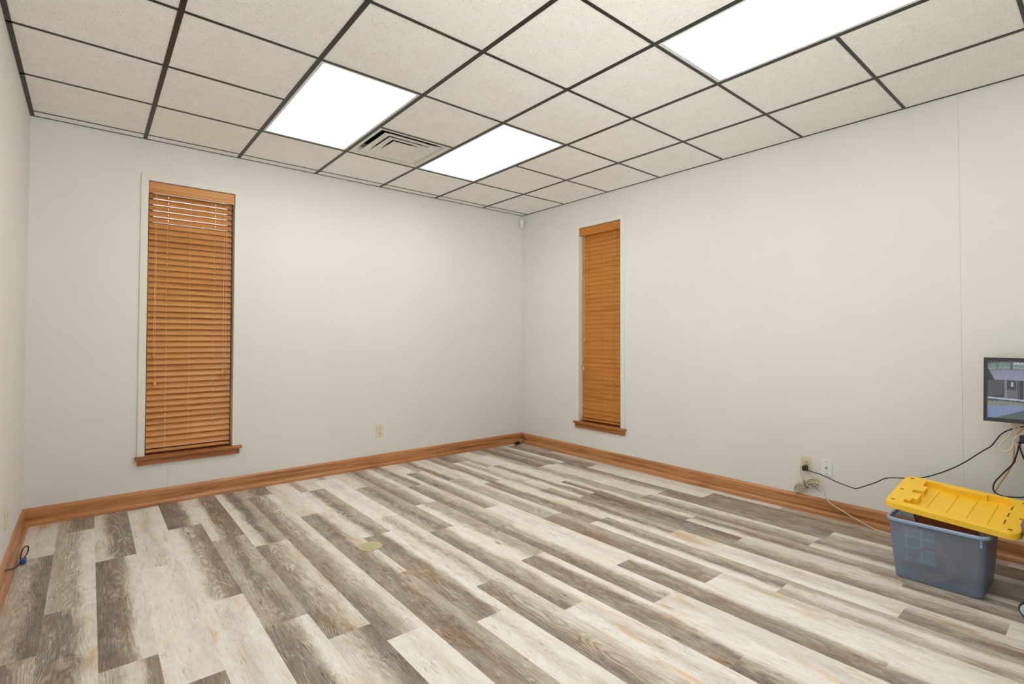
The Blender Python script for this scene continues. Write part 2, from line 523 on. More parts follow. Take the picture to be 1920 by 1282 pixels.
# ------------------------------------------------------------------ floor
def make_floor():
    PW, PL = 0.1795, 1.207
    D, d, B, m, t, p, w = 0.15, 0.25, 0.31, 0.47, 0.72, 0.82, 0.93
    # row -> (first joint y, [(left, middle, right, warmth, swirl), ...] from the back wall towards the camera)
    rows = {
        0: (-0.70, [(p, t, t, 1, 0), (m, m, D, 0, .6), (d, d, m, 0, 1)]),
        1: (-0.33, [(m, d, d, .2, .8), (m, m, p, 0, 1), (d, d, t, .8, 1), (m, m, p, .3, .5)]),
        2: (-0.99, [(t, d, d, .7, 1), (D, d, p, .2, .6), (m, p, d, 0, .7)]),
        3: (-0.06, [(d, d, m, 0, 0), (p, t, w, .5, .1), (w, w, p, .3, .2), (d, D, d, 0, .5)]),
        4: (-0.675, [(D, d, p, .3, .5), (w, m, d, .1, 1), (w, t, w, 1, 0)]),
        5: (-1.065, [(p, d, d, .6, 1), (m, d, m, .1, .5), (d, B, w, .5, .6)]),
        6: (-1.32, [(p, D, m, .2, .6), (d, m, t, .8, 1), (t, m, D, .4, .7)]),
        7: (-0.275, [(m, d, d, 0, .2), (d, m, p, .2, 1), (d, m, p, .2, .4), (w, p, w, .2, .1)]),
        8: (-0.965, [(t, p, w, .6, 0), (B, d, p, .8, .4), (B, d, m, .9, .5)]),
        9: (-0.395, [(m, p, p, .3, 0), (p, d, m, .1, 1), (B, d, w, .8, .4), (w, t, w, .6, .1)]),
        10: (-0.135, [(p, m, p, 0, 0), (w, p, w, .2, 0), (p, m, p, .1, .9), (d, m, t, .6, 1)]),
        11: (-0.575, [(p, t, m, .2, 0), (m, d, m, .1, .8), (d, m, w, .1, .5), (w, t, w, .8, .2)]),
        12: (-1.26, [(d, m, p, .2, .4), (w, m, m, .1, .6), (B, d, w, .8, .4), (D, m, w, .3, .7)]),
        13: (-0.80, [(m, d, p, .3, .5), (d, m, t, .3, .9), (d, m, w, .1, .7), (w, t, p, .9, .1)]),
        14: (-0.43, [(p, p, m, .3, 0), (d, m, p, .2, .4), (w, p, w, .4, .1), (d, B, w, .5, .4)]),
        15: (-0.85, [(d, p, t, .3, .4), (m, m, p, .1, .6), (d, B, m, .7, .3), (w, w, t, .5, .1)]),
        16: (-1.12, [(p, d, m, .2, .5), (B, d, p, .7, .4), (w, d, m, .1, .9), (m, p, m, .1, .8)]),
        17: (-0.36, [(d, d, m, 0, .3), (p, m, t, .3, .3), (p, d, m, .2, .9), (w, t, p, .8, .1), (d, m, t, .8, .7)]),
        18: (-0.69, [(m, p, p, .2, .2), (p, d, p, .2, .5), (B, d, D, .7, .3), (d, m, t, .3, .9), (w, w, p, .1, 0)]),
        19: (-0.29, [(p, m, m, .1, .2), (w, p, m, .3, .2), (d, p, m, .1, .4), (t, d, m, .8, .4), (d, m, d, .1, .8)]),
        20: (-1.00, [(D, d, m, .1, .4), (m, p, p, .2, .3), (d, m, p, .2, .8), (p, d, m, .1, .5)]),
        21: (-1.02, [(d, m, p, .1, .6), (p, m, d, .2, .4), (B, d, d, .6, .3), (m, m, p, .1, .8)]),
        22: (-0.10, [(m, p, m, .1, .3), (d, d, m, .1, .6), (p, p, t, .2, .2), (d, B, d, .5, .3), (d, B, d, .6, .3)]),
        23: (-0.60, [(m, d, m, .1, .4), (t, m, p, .3, .3), (p, m, p, .1, .4), (m, m, m, .1, .8)]),
    }
    bm = bmesh.new()
    uvl = bm.loops.layers.uv.new('plank')
    ct = bm.loops.layers.float_color.new('tones')
    ci = bm.loops.layers.float_color.new('tint')
    rnd = random.Random(3)
    for r in range(24):
        x0, x1 = r * PW, min((r + 1) * PW, W)
        y = 0.0
        first, lst = rows[r]
        k = 0
        nxt = first
        while y > YF:
            y1 = max(nxt, YF)
            tn = lst[k] if k < len(lst) else rnd.choice(lst)
            f = bm.faces.new([bm.verts.new(c) for c in ((x0, y, 0), (x0, y1, 0), (x1, y1, 0), (x1, y, 0))])
            sd = rnd.random()
            um = (x1 - x0) / PW
            for lp, uv in zip(f.loops, ((0, 0), (0, 1), (um, 1), (um, 0))):
                lp[uvl].uv = uv
                lp[ct] = (tn[0], tn[1], tn[2], 1)
                lp[ci] = (tn[3], sd, tn[4], 1)
            y = y1
            nxt = y1 - PL
            k += 1
    # slab under the planks
    for f in ((0, 1),):
        vs = [bm.verts.new(c) for c in ((-0.2, 0.2, -0.05), (W + 0.2, 0.2, -0.05), (W + 0.2, YF - 0.2, -0.05), (-0.2, YF - 0.2, -0.05))]
        bm.faces.new(vs).material_index = 1
    bmesh.ops.recalc_face_normals(bm, faces=bm.faces)
    for f in bm.faces:
        if f.normal.z < 0: f.normal_flip()
    me = bpy.data.meshes.new('floor')
    bm.to_mesh(me); bm.free()
    me.materials.append(M_FLOOR); me.materials.append(M_GROOVE)
    o = bpy.data.objects.new('floor', me)
    COL.objects.link(o)
    struct(o, 'weathered grey brown vinyl plank floor', 'floor')
make_floor()

# ------------------------------------------------------------------ walls (local frame: u along the wall, d outwards, z up)
ZT = 2.95
def rects(u0, u1, z0, z1, hole):
    us = sorted({u0, u1} | ({max(u0, min(u1, hole[0])), max(u0, min(u1, hole[1]))} if hole else set()))
    zs = sorted({z0, z1} | ({hole[2], hole[3]} if hole else set()))
    out = []
    for a, b in zip(us, us[1:]):
        for c, e in zip(zs, zs[1:]):
            if hole and a >= hole[0] - 1e-6 and b <= hole[1] + 1e-6 and c >= hole[2] - 1e-6 and e <= hole[3] + 1e-6: continue
            out.append((a, b, c, e))
    return out

def make_wall(name, u0, u1, seams, hole, loc, rz, label, battens=()):
    mb = MB()
    for a, b, c, e in rects(u0, u1, 0.0, ZT, hole):
        mb.box(a, b, 0.004, 0.14, c, e, 1)
    g = 0.0004
    br = [u0] + [s for s in seams if u0 < s < u1] + [u1]
    for i in range(len(br) - 1):
        a = br[i] + (g if i else 0); b = br[i + 1] - (g if i < len(br) - 2 else 0)
        for r in rects(a, b, 0.0, ZT, hole):
            mb.box(r[0], r[1], 0.0, 0.004, r[2], r[3], 0)
    for b in battens:
        mb.box(b - 0.0045, b + 0.0045, -0.0011, 0.0, 0.0, H + 0.05, 0)
    o = mb.build(name, [M_WALL, M_GROOVE])
    o.location = loc
    o.rotation_euler = (0, 0, rz)
    return struct(o, label, 'wall')

WIN = (0.623, 1.212, 0.342, 2.402)            # rough opening, back wall
WIN2 = (0.9205, 1.500, 0.342, 2.402)          # right wall (u = -y)
make_wall('wall_back', -0.14, W + 0.14, [0.776], WIN, (0, 0, 0), 0, 'off-white panelled wall with the wider-looking window', (1.987, 3.198))
make_wall('wall_right', 0.0, -YF, [4.024], WIN2, (W, 0, 0), -PI / 2, 'off-white panelled wall behind the yellow lidded bin', (0.378, 1.597, 2.815, 5.24))
make_wall('wall_left', YF, 0.0, [], (-5.05, -3.35, 0.25, 2.45), (0, 0, 0), PI / 2, 'off-white wall at the left edge')
make_wall('wall_front', -W - 0.14, 0.14, [-3.2, -2.0, -0.8], (-2.60, -0.45, 0.25, 2.45), (0, YF, 0), PI, 'off-white wall opposite the windows')

# ------------------------------------------------------------------ baseboards
BH = 0.115
PROF = [(0, 0), (-0.034, 0), (-0.034, 0.016), (-0.032, 0.024), (-0.027, 0.031), (-0.020, 0.0355), (-0.0150, 0.0365), (-0.0150, 0.097), (-0.0125, 0.103), (-0.008, 0.110), (-0.003, BH), (0, BH)]
def baseboard(name, pts_axis, a0, a1, loc, rz, mat, label):
    mb = MB()
    n = len(PROF)
    # mitred at both ends: the nearer to the room, the shorter
    A = [mb.bm.verts.new((a0 - p, p, q)) for p, q in PROF]
    B = [mb.bm.verts.new((a1 + p, p, q)) for p, q in PROF]
    for i in range(n):
        mb.bm.faces.new((A[i], A[(i + 1) % n], B[(i + 1) % n], B[i]))
    mb.bm.faces.new(A[::-1]); mb.bm.faces.new(B)
    o = mb.build(name, mat)
    o.location = loc; o.rotation_euler = (0, 0, rz)
    return struct(o, label, 'baseboard')
baseboard('baseboard_back', 0, 0, W, (0, 0, 0), 0, M_OAK_X, 'oak baseboard and shoe moulding below the back wall')
baseboard('baseboard_right', 0, 0, -YF, (W, 0, 0), -PI / 2, M_OAK_X, 'oak baseboard behind the storage bin')
baseboard('baseboard_left', 0, YF, 0, (0, 0, 0), PI / 2, M_OAK_X, 'oak baseboard along the left wall')
baseboard('baseboard_front', 0, -W, 0, (0, YF, 0), PI, M_OAK_X, 'oak baseboard on the wall opposite the windows')

# ------------------------------------------------------------------ ceiling
gx = [0.0] + [G0 + i * TS for i in range(6)] + [W]
gy = [0.0] + [-(STRIP + i * TS) for i in range(9)] + [YF]
LIGHTS = [(2, 2), (4, 2), (4, 6), (2, 6)]       # (column, row) of the near-back-wall corner cell
VENT = (3, 2)
skip = {VENT}
for c, r in LIGHTS: skip |= {(c, r), (c, r + 1)}
def make_ceiling():
    mb = MB()
    zt = H + 0.003
    for i in range(len(gx) - 1):
        for j in range(len(gy) - 1):
            if (i, j) in skip: continue
            mb.box(gx[i] + 0.002, gx[i + 1] - 0.002, gy[j + 1] + 0.002, gy[j] - 0.002, zt, zt + 0.016)
    mb.box(-0.1, W + 0.1, YF - 0.1, 0.1, ZT, ZT + 0.05, 1)
    o = mb.build('ceiling', [M_TILE, M_GROOVE])
    struct(o, 'suspended ceiling of speckled white tiles', 'ceiling')
    tb = MB()
    hw = 0.012
    def tee(x0, x1, y0, y1):
        tb.box(x0, x1, y0, y1, H, H + 0.003)
    for x in gx[1:-1]:
        tee(x - hw, x + hw, YF, 0)
        tb.box(x - 0.001, x + 0.001, YF, 0, H + 0.003, H + 0.035)
    for y in gy[1:-1]:
        for i in range(len(gx) - 1):
            if any(c == i and r + 1 == gy.index(y) for c, r in LIGHTS): continue
            hc = 0.0055 if y == gy[1] else 0.0085
            tee(gx[i] + (hw if i else 0), gx[i + 1] - (hw if i < len(gx) - 2 else 0), y - hc, y + hc)
    a = 0.022
    tee(0, a, YF, 0); tee(W - 0.013, W, YF, 0); tee(a, W - 0.013, -0.008, 0); tee(a, W - 0.013, YF, YF + a)
    g = tb.build('suspension_grid', M_TEE, o)
    g['label'] = 'dark brown metal ceiling grid'
make_ceiling()

def make_light(c, r, label):
    x0, x1 = gx[c] + 0.012, gx[c + 1] - 0.012
    y0, y1 = gy[r + 2] + 0.012, gy[r] - 0.012
    cx, cy = (x0 + x1) / 2, (y0 + y1) / 2
    root = empty('ceiling_light', (cx, cy, H))
    hx, hy = (x1 - x0) / 2 + 0.008, (y1 - y0) / 2 + 0.008
    b = 0.026
    f = MB()
    for X0, X1, Y0, Y1 in ((-hx, -hx + b, -hy, hy), (hx - b, hx, -hy, hy), (-hx + b, hx - b, -hy, -hy + b), (-hx + b, hx - b, hy - b, hy)):
        f.box(X0, X1, Y0, Y1, 0.0032, 0.014)
    f.build('frame', M_FRAMEWHITE, root)
    h = MB()
    for X0, X1, Y0, Y1, Z0, Z1 in ((-hx, -hx + .002, -hy, hy, .014, .1), (hx - .002, hx, -hy, hy, .014, .1), (-hx, hx, -hy, -hy + .002, .014, .1), (-hx, hx, hy - .002, hy, .014, .1), (-hx, hx, -hy, hy, .1, .102)):
        h.box(X0, X1, Y0, Y1, Z0, Z1)
    h.build('housing', M_FRAMEWHITE, root)
    d = MB()
    d.box(-hx + b - .004, hx - b + .004, -hy + b - .004, hy - b + .004, 0.0145, 0.017)
    d.build('diffuser', M_DIFF, root)['label'] = 'glowing white acrylic diffuser'
    tag(root, label, 'ceiling light', 'recessed ceiling troffers')
make_light(2, 2, 'lit white ceiling troffer left of the air vent, nearer the tall window')
make_light(4, 2, 'lit white ceiling troffer right of the air vent, nearest the far corner')
make_light(4, 6, 'lit white ceiling troffer at the top right, cut by the photo edge')
make_light(2, 6, 'lit white ceiling troffer overhead near the left wall, out of the photo')

def make_vent():
    i, j = VENT
    cx, cy = (gx[i] + gx[i + 1]) / 2, (gy[j] + gy[j + 1]) / 2
    root = empty('air_vent', (cx, cy, H))
    hs = TS / 2 - 0.006
    def sq(a, z): return [(-a, -a, z), (a, -a, z), (a, a, z), (-a, a, z)]
    p = MB()
    # lay-in panel: flat margin then a sloped throat going up
    p.rings([sq(hs, 0.018), sq(hs, 0.0032), sq(0.268, 0.0032), sq(0.236, 0.040), sq(0.236, 0.075), sq(0.240, 0.078)], False, False)
    p.build('panel', M_VENT, root)
    k = MB(); k.rings([sq(0.236, 0.20), sq(0.236, 0.078)], True, False); k.build('duct', M_DUCT, root)
    for a, b, zb in ((0.226, 0.150, 0.005), (0.162, 0.090, 0.009)):
        c = MB()
        c.rings([sq(b, zb + 0.040), sq(b + 0.006, zb + 0.024), sq(b + 0.020, zb + 0.011), sq(a - 0.016, zb + 0.002), sq(a, zb), sq(a, zb + 0.003), sq(a - 0.018, zb + 0.005), sq(b + 0.018, zb + 0.014), sq(b + 0.003, zb + 0.027), sq(b - 0.003, zb + 0.042)], False, False)
        c.build('louver', M_VENT, root, smooth_shade=True)
    c = MB(); c.rings([sq(0.100, 0.012), sq(0.100, 0.015), sq(0.05, 0.03)], True, True); c.build('centre_plate', M_VENT, root)
    tag(root, 'square stepped white air vent set in the ceiling between two lit troffers', 'air vent')
make_vent()

# ------------------------------------------------------------------ windows and blinds
def make_window(name, loc, rz, u0, u1, label):
    """u0,u1: clear opening; local y is outwards"""
    zb, zt = 0.365, 2.390
    root = struct(empty(name, loc, rz), label, 'window')
    cw, ct = 0.045, 0.011
    c = MB()
    def piece(pts):
        A = [c.bm.verts.new((u, 0.0, z)) for u, z in pts]
        Bv = [c.bm.verts.new((u, -ct, z)) for u, z in pts]
        for i in range(4): c.bm.faces.new((A[i], A[(i + 1) % 4], Bv[(i + 1) % 4], Bv[i]))
        c.bm.faces.new(A[::-1]); c.bm.faces.new(Bv)
    g = 0.0
    piece([(u0 - cw, zb), (u0, zb), (u0, zt - g), (u0 - cw, zt + cw - g)])
    piece([(u1, zb), (u1 + cw, zb), (u1 + cw, zt + cw - g), (u1, zt - g)])
    piece([(u0, zt + g), (u1, zt + g), (u1 + cw, zt + cw + g), (u0 - cw, zt + cw + g)])
    c.build('casing', M_TRIM, root, bevel=0.0015)
    j = MB()
    j.box(u0 - 0.0118, u0, 0.0, 0.14, zb, zt); j.box(u1, u1 + 0.0118, 0.0, 0.14, zb, zt); j.box(u0 - 0.0118, u1 + 0.0118, 0.0, 0.14, zt, zt + 0.0118)
    j.build('jamb', M_TRIM, root)
    s = MB()
    s.box(u0 - 0.058, u1 + 0.067, -0.035, 0.0, zb - 0.022, zb); s.box(u0 - 0.0118, u1 + 0.0118, 0.0, 0.135, zb - 0.022, zb)
    s.build('sill', M_SILL, root, bevel=0.003)
    a = MB(); a.box(u0 - 0.045, u1 + 0.050, -0.020, 0.0, zb - 0.064, zb - 0.0222)
    a.build('apron', M_SILL, root, bevel=0.002)
    f = MB()
    d0, d1, fw = 0.098, 0.128, 0.035
    f.box(u0, u0 + fw, d0, d1, zb, zt); f.box(u1 - fw, u1, d0, d1, zb, zt); f.box(u0 + fw, u1 - fw, d0, d1, zb, zb + fw); f.box(u0 + fw, u1 - fw, d0, d1, zt - fw, zt)
    f.box(u0 + fw, u1 - fw, d0, d1, 1.36, 1.395)
    f.build('sash_frame', M_SASH, root)
    p = MB(); p.box(u0 + fw, u1 - fw, 0.110, 0.114, zb + fw, zt - fw)
    p.build('glass_pane', M_GLASS, root)
    return root
make_window('window_1', (0, 0, 0), 0, 0.635, 1.200, 'tall narrow window on the back wall with half shut orange wood blind')
make_window('window_2', (W, 0, 0), -PI / 2, 0.9325, 1.488, 'tall narrow window on the right wall with fully shut blind')

def make_outside():
    # unseen dark boards added outside so only the top slats leak daylight
    m = wood('blocker_boards', (40, 30, 24), (58, 44, 34), (74, 58, 46), 2)
    mb = MB()
    for k in range(24):
        mb.box(-1.2 + k * 0.30, -0.905 + k * 0.30, 1.50, 1.54, -0.1, 2.36)
    struct(mb.build('daylight_blocker_1', m), 'added dark boarding blocking daylight outside the back wall window', 'light blocker')
    mb = MB()
    for k in range(14):
        mb.box(W + 1.5, W + 1.54, 1.35 - k * 0.30 - 0.295, 1.35 - k * 0.30, -0.1, 2.36)
    struct(mb.build('daylight_blocker_2', m), 'added dark boarding blocking daylight outside the right wall window', 'light blocker')
make_outside()

def make_glazing(name, loc, rz, u0, u1, n, label):
    # unseen panes added behind and beside the camera to brighten ceiling and walls
    root = struct(empty(name, loc, rz), label, 'window')
    z0, z1, w = 0.25, 2.45, 0.05
    f = MB()
    f.box(u0, u1, 0.04, 0.10, z0, z0 + w); f.box(u0, u1, 0.04, 0.10, z1 - w, z1)
    for k in range(n + 1):
        a = u0 + (u1 - u0 - w) * k / n
        f.box(a, a + w, 0.04, 0.10, z0 + w, z1 - w)
    f.build('frame', M_SASH, root)
    for k in range(n):
        a = u0 + (u1 - u0 - w) * k / n + w
        b = u0 + (u1 - u0 - w) * (k + 1) / n
        p = MB(); p.box(a, b, 0.066, 0.072, z0 + w, z1 - w); p.build('glass_pane', M_GLASS, root)
make_glazing('fill_glazing_front', (0, YF, 0), PI, -2.60, -0.45, 2, 'added unseen glazing opposite the blind covered windows, brightening the ceiling')
make_glazing('fill_glazing_left', (0, 0, 0), PI / 2, -5.05, -3.35, 2, 'added unseen glazing in the left wall, brightening the right wall')

def make_blind(loc, rz, u0, u1, mat, tilts, ladders, cords, ends, label, lad=None):
    zt = 2.386
    root = empty('window_blind', loc, rz)
    v = MB()
    v.box(u0 + 0.003, u1 - 0.003, 0.004, 0.014, zt - 0.080, zt)
    for k in range(3):
        v.box(u0 + 0.003, u1 - 0.003, 0.001, 0.004, zt - 0.074 + k * 0.024, zt - 0.056 + k * 0.024)
    v.build('valance', mat, root)
    hd = MB(); hd.box(u0 + 0.006, u1 - 0.006, 0.020, 0.075, zt - 0.052, zt - 0.002); hd.build('headrail', M_BLACKP, root)
    s = MB()
    a, b = u0 + ends[0], u1 - ends[1]
    wd, th, dc = 0.0505, 0.0026, 0.046
    pitch, z0, n = 0.0443, zt - 0.094, 43
    cl = math.cos; sn = math.sin
    def strip(zc, t, ua, ub, s0, s1):
        # slat cross-section: s runs from the room edge (low) to the outer edge (high)
        vs = []
        for uu in (ua, ub):
            for ss, tt in ((s0, -th / 2), (s1, -th / 2), (s1, th / 2), (s0, th / 2)):
                dd = ss * cl(t) - tt * sn(t) * 1.0
                zz = ss * sn(t) + tt * cl(t)
                vs.append(s.bm.verts.new((uu, dc + dd, zc + zz)))
        for f in ((0, 1, 2, 3), (7, 6, 5, 4), (0, 4, 5, 1), (1, 5, 6, 2), (2, 6, 7, 3), (3, 7, 4, 0)):
            s.bm.faces.new([vs[i] for i in f])
    for k in range(n):
        zc = z0 - k * pitch
        t = math.radians(tilts(k))
        h = wd / 2
        xs = [a]
        for L in (ladders[0], ladders[2]):
            xs += [L - 0.002, L + 0.002]
        xs.append(b)
        for q in range(len(xs) - 1):
            if q % 2 == 0:
                strip(zc, t, xs[q], xs[q + 1], -h, h)
            else:
                strip(zc, t, xs[q], xs[q + 1], -h, -0.008); strip(zc, t, xs[q], xs[q + 1], 0.008, h)
    s.build('slats', mat, root)
    br = MB(); br.box(a, b, dc - 0.022, dc + 0.022, 0.380, 0.398); br.build('bottom_rail', mat, root, bevel=0.002)
    for L in ladders:
        c = MB()
        pts = []
        zz = zt - 0.06
        c.cyl((L - 0.0042, dc - 0.0145, zt - 0.07), (L - 0.0042, dc - 0.016, 0.392), 0.0007, n=6)
        c.build('ladder_cord', lad or M_CORD, root)
    for L, zend in cords:
        c = MB(); c.cyl((L, 0.012, zt - 0.08), (L, 0.0115, zend + 0.02), 0.0009, n=6)
        co = c.build('pull_cord', M_CORD, root)
        q = MB(); q.lathe((L, 0.0085, zend), [(0.002, 0.020), (0.0055, 0.018), (0.0065, 0.010), (0.0100, 0.004), (0.0105, -0.010), (0.0092, -0.016), (0.003, -0.019)], n=14)
        q.build('tassel', M_TASSEL, co, smooth_shade=True)
    tag(root, label, 'window blind')
make_blind((0, 0, 0), 0, 0.635, 1.200, M_BLIND, lambda k: 58.5, (0.762, 0.908, 1.072),
           [(0.680, 1.091), (0.689, 0.894), (1.130, 0.958), (1.148, 0.957)], (0.008, 0.014),
           'orange wood slat blind left of the room corner, top slats leaking daylight')
make_blind((W, 0, 0), -PI / 2, 0.9325, 1.488, M_BLIND2, lambda k: 82, (1.035, 1.222, 1.372),
           [(0.998, 1.215), (0.985, 0.920), (1.466, 1.040)], (0.012, 0.012),
           'amber wood slat blind on the right hand wall, tightly shut', plain('brown_ladder', (150, 92, 40), 0.8))

# ------------------------------------------------------------------ wall plates
def duplex(loc, rz, mat, label):
    root = empty('wall_outlet', loc, rz)
    p = MB(); p.box(-0.035, 0.035, -0.006, 0.0, -0.057, 0.057); p.build('cover_plate', mat, root, bevel=0.0025)
    for zc in (0.0195, -0.0195):
        r = MB()
        r.lathe((0, -0.0058, zc), [(0.0165, 0.0), (0.0165, 0.0022), (0.015, 0.003)], axis=(0, -1, 0), n=24)
        ro = r.build('receptacle', mat, root)
        s = MB()
        s.box(-0.0075, -0.0050, -0.0092, -0.0086, zc - 0.003, zc + 0.006); s.box(0.0050, 0.0075, -0.0092, -0.0086, zc - 0.003, zc + 0.006)
        s.cyl((0, -0.0086, zc - 0.0085), (0, -0.0092, zc - 0.0085), 0.0028, n=12)
        s.build('slot', M_SLOT, ro)
    k = MB(); k.cyl((0, -0.006, 0), (0, -0.0075, 0), 0.003, n=12); k.build('screw', M_STEEL, root)
    tag(root, label, 'wall outlet', 'ivory duplex outlets')
duplex((2.452, 0, 0.343), 0, M_IVORY, 'ivory duplex outlet between the tall window and the far corner, nothing plugged in')
duplex((W, -3.159, 0.332), -PI / 2, M_IVORY, 'ivory duplex outlet on the right wall with two cords plugged in')
duplex((0, -0.905, 0.300), PI / 2, M_IVORY, 'ivory duplex outlet seen edge-on on the left wall')
def coax():
    root = empty('coax_plate', (W, -3.292, 0.333), -PI / 2)
    p = MB(); p.box(-0.035, 0.035, -0.006, 0.0, -0.057, 0.057); p.build('cover_plate', M_WHITEP, root, bevel=0.0025)
    c = MB(); c.cyl((0, -0.006, 0), (0, -0.009, 0), 0.0075, n=6); c.cyl((0, -0.009, 0), (0, -0.018, 0), 0.0048, n=14); c.build('connector', M_STEEL, root)
    for z in (0.042, -0.042):
        k = MB(); k.cyl((0, -0.006, z), (0, -0.0073, z), 0.003, n=12); k.build('screw', M_STEEL, root)
    tag(root, 'white coaxial cable wall plate right of the plugged in outlet', 'wall plate')
coax()

def motion():
    root = empty('motion_sensor', (W - 0.034, -0.034, 2.588), -PI / 4)
    b = MB(); b.rings([rrect(-0.026, 0.026, -0.020, 0.018, 0.008, z) for z in (-0.048, 0.048)])
    b.build('body', M_WHITEP, root, True, 0.003)
    l = MB(); l.rings([rrect(-0.020, 0.020, -0.0235, -0.018, 0.0024, z) for z in (-0.042, 0.004)])
    l.build('lens', plain('milky_lens', (226, 230, 226), 0.25), root, True)
    tag(root, 'small white motion sensor high in the far room corner', 'motion sensor')
motion()

# ------------------------------------------------------------------ floor cover disc
def cover():
    root = empty('floor_outlet_cover', (1.597, -1.750, 0))
    a = MB(); a.lathe((0, 0, 0), [(0.068, 0.0005), (0.068, 0.003), (0.064, 0.005), (0.050, 0.0055), (0.048, 0.0045)], n=48); a.build('flange', M_COVER, root, True)
    b = MB(); b.lathe((0, 0, 0), [(0.046, 0.004), (0.046, 0.006), (0.044, 0.0066)], n=40); b.box(-0.003, 0.003, -0.02, 0.02, 0.0066, 0.0072); b.build('screw_cap', M_COVER2, root)
    tag(root, 'round khaki cover plate set in the plank floor', 'floor outlet')
cover()

# ------------------------------------------------------------------ cords by the plugged outlet
def cords():
    root = empty('extension_cord', (4.20, -3.16, 0.0))
    L = root.location
    def P(p): return (p[0] - L.x, p[1] - L.y, p[2] - L.z)
    c = MB()
    c.tube([P(p) for p in [(4.196, -3.158, 0.353), (4.190, -3.146, 0.336), (4.194, -3.137, 0.305), (4.206, -3.140, 0.250), (4.212, -3.150, 0.226), (4.214, -3.150, 0.196)]], 0.0035)
    # the tied hank: several elongated loops leaning to the right
    rnd = random.Random(5)
    for k in range(5):
        o = (k - 2) * 0.0062
        dd = W - 0.012 - 0.008 * (k % 3)
        a, b = Vector((dd, -3.080 - 0.005 * k, 0.132 + 0.006 * k)), Vector((dd - 0.010, -3.252 + 0.007 * k, 0.248 - 0.004 * k))
        mid = (a + b) / 2
        ax = (b - a) / 2
        nrm = Vector((0, -0.42, -0.9)).normalized() * (0.026 + 0.007 * (k % 3))
        pts = []
        for q in range(17):
            th = 2 * PI * q / 16
            pinch = 0.25 + 0.75 * abs(math.cos(th)) ** 0.7
            pts.append(mid + ax * math.cos(th) + nrm * math.sin(th) * pinch + Vector((0.004 * math.sin(th), 0, o * 0.6)))
        c.tube([P(p) for p in pts], 0.0034, sub=4)
    c.tube([P(p) for p in [(4.216, -3.165, 0.188), (4.212, -3.20, 0.214), (4.206, -3.235, 0.224), (4.206, -3.267, 0.217), (4.206, -3.287, 0.178), (4.204, -3.302, 0.130), (4.200, -3.336, 0.102), (4.198, -3.398, 0.074), (4.196, -3.461, 0.047), (4.192, -3.522, 0.026), (4.185, -3.582, 0.008), (4.160, -3.66, 0.0045), (4.130, -3.85, 0.0045), (4.08, -4.02, 0.0045)]], 0.0038)
    c.build('cord', M_BEIGECORD, root, True)
    g = MB(); g.box(-0.040 + 0.0354, 0.0354, -0.012, 0.012, -0.014, 0.014)
    p = g.build('plug', M_BEIGEP, root, bevel=0.005)
    p.location = (0.0, 0.0, 0.3515)
    tag(root, 'beige extension cord in a tied hank hanging over the baseboard', 'cord')
    t = MB()
    ctr = Vector((4.220, -3.166, 0.196))
    ring = []
    ax = Vector((0, -0.90, 0.44)).normalized(); n1 = Vector((1, 0, 0)); n2 = ax.cross(n1)
    for q in range(13):
        th = 2 * PI * q / 12
        ring.append(ctr + n1 * math.cos(th) * 0.019 + n2 * math.sin(th) * 0.026 - Vector((0.004, 0, 0)))
    t.tube(ring, 0.0022, sub=3)
    t.tube([(4.205, -3.19, 0.208), (4.208, -3.225, 0.190), (4.215, -3.267, 0.159)], 0.0018)
    tag(t.build('cable_tie', M_BLACK, None, True), 'thin black tie wrapped round the beige cord hank', 'cable tie')
    r2 = empty('mains_lead', (4.2, -3.16, 0.3125))
    L = r2.location
    c = MB()
    c.tube([P(p) for p in [(4.196, -3.176, 0.302), (4.194, -3.225, 0.296), (4.190, -3.275, 0.290), (4.172, -3.384, 0.264), (4.160, -3.470, 0.2505), (4.154, -3.502, 0.253), (4.146, -3.604, 0.313), (4.144, -3.670, 0.357), (4.144, -3.772, 0.378), (4.144, -3.851, 0.398), (4.144, -3.914, 0.43), (4.134, -3.978, 0.472), (4.124, -4.042, 0.523), (4.114, -4.122, 0.602), (4.104, -4.164, 0.642), (4.094, -4.191, 0.688), (4.084, -4.214, 0.722), (4.060, -4.258, 0.755), (4.09, -4.34, 0.79), (4.09, -4.36, 0.83)]], 0.0033)
    c.build('cord', M_BLACK, r2, True)
    g = MB(); g.box(-0.012, 0.0352, -0.017, 0.011, -0.017, 0.014)
    g.build('plug', M_BLACKP, r2, bevel=0.004)
    tag(r2, 'black power cord drooping along the wall from outlet to monitor', 'cord')
cords()

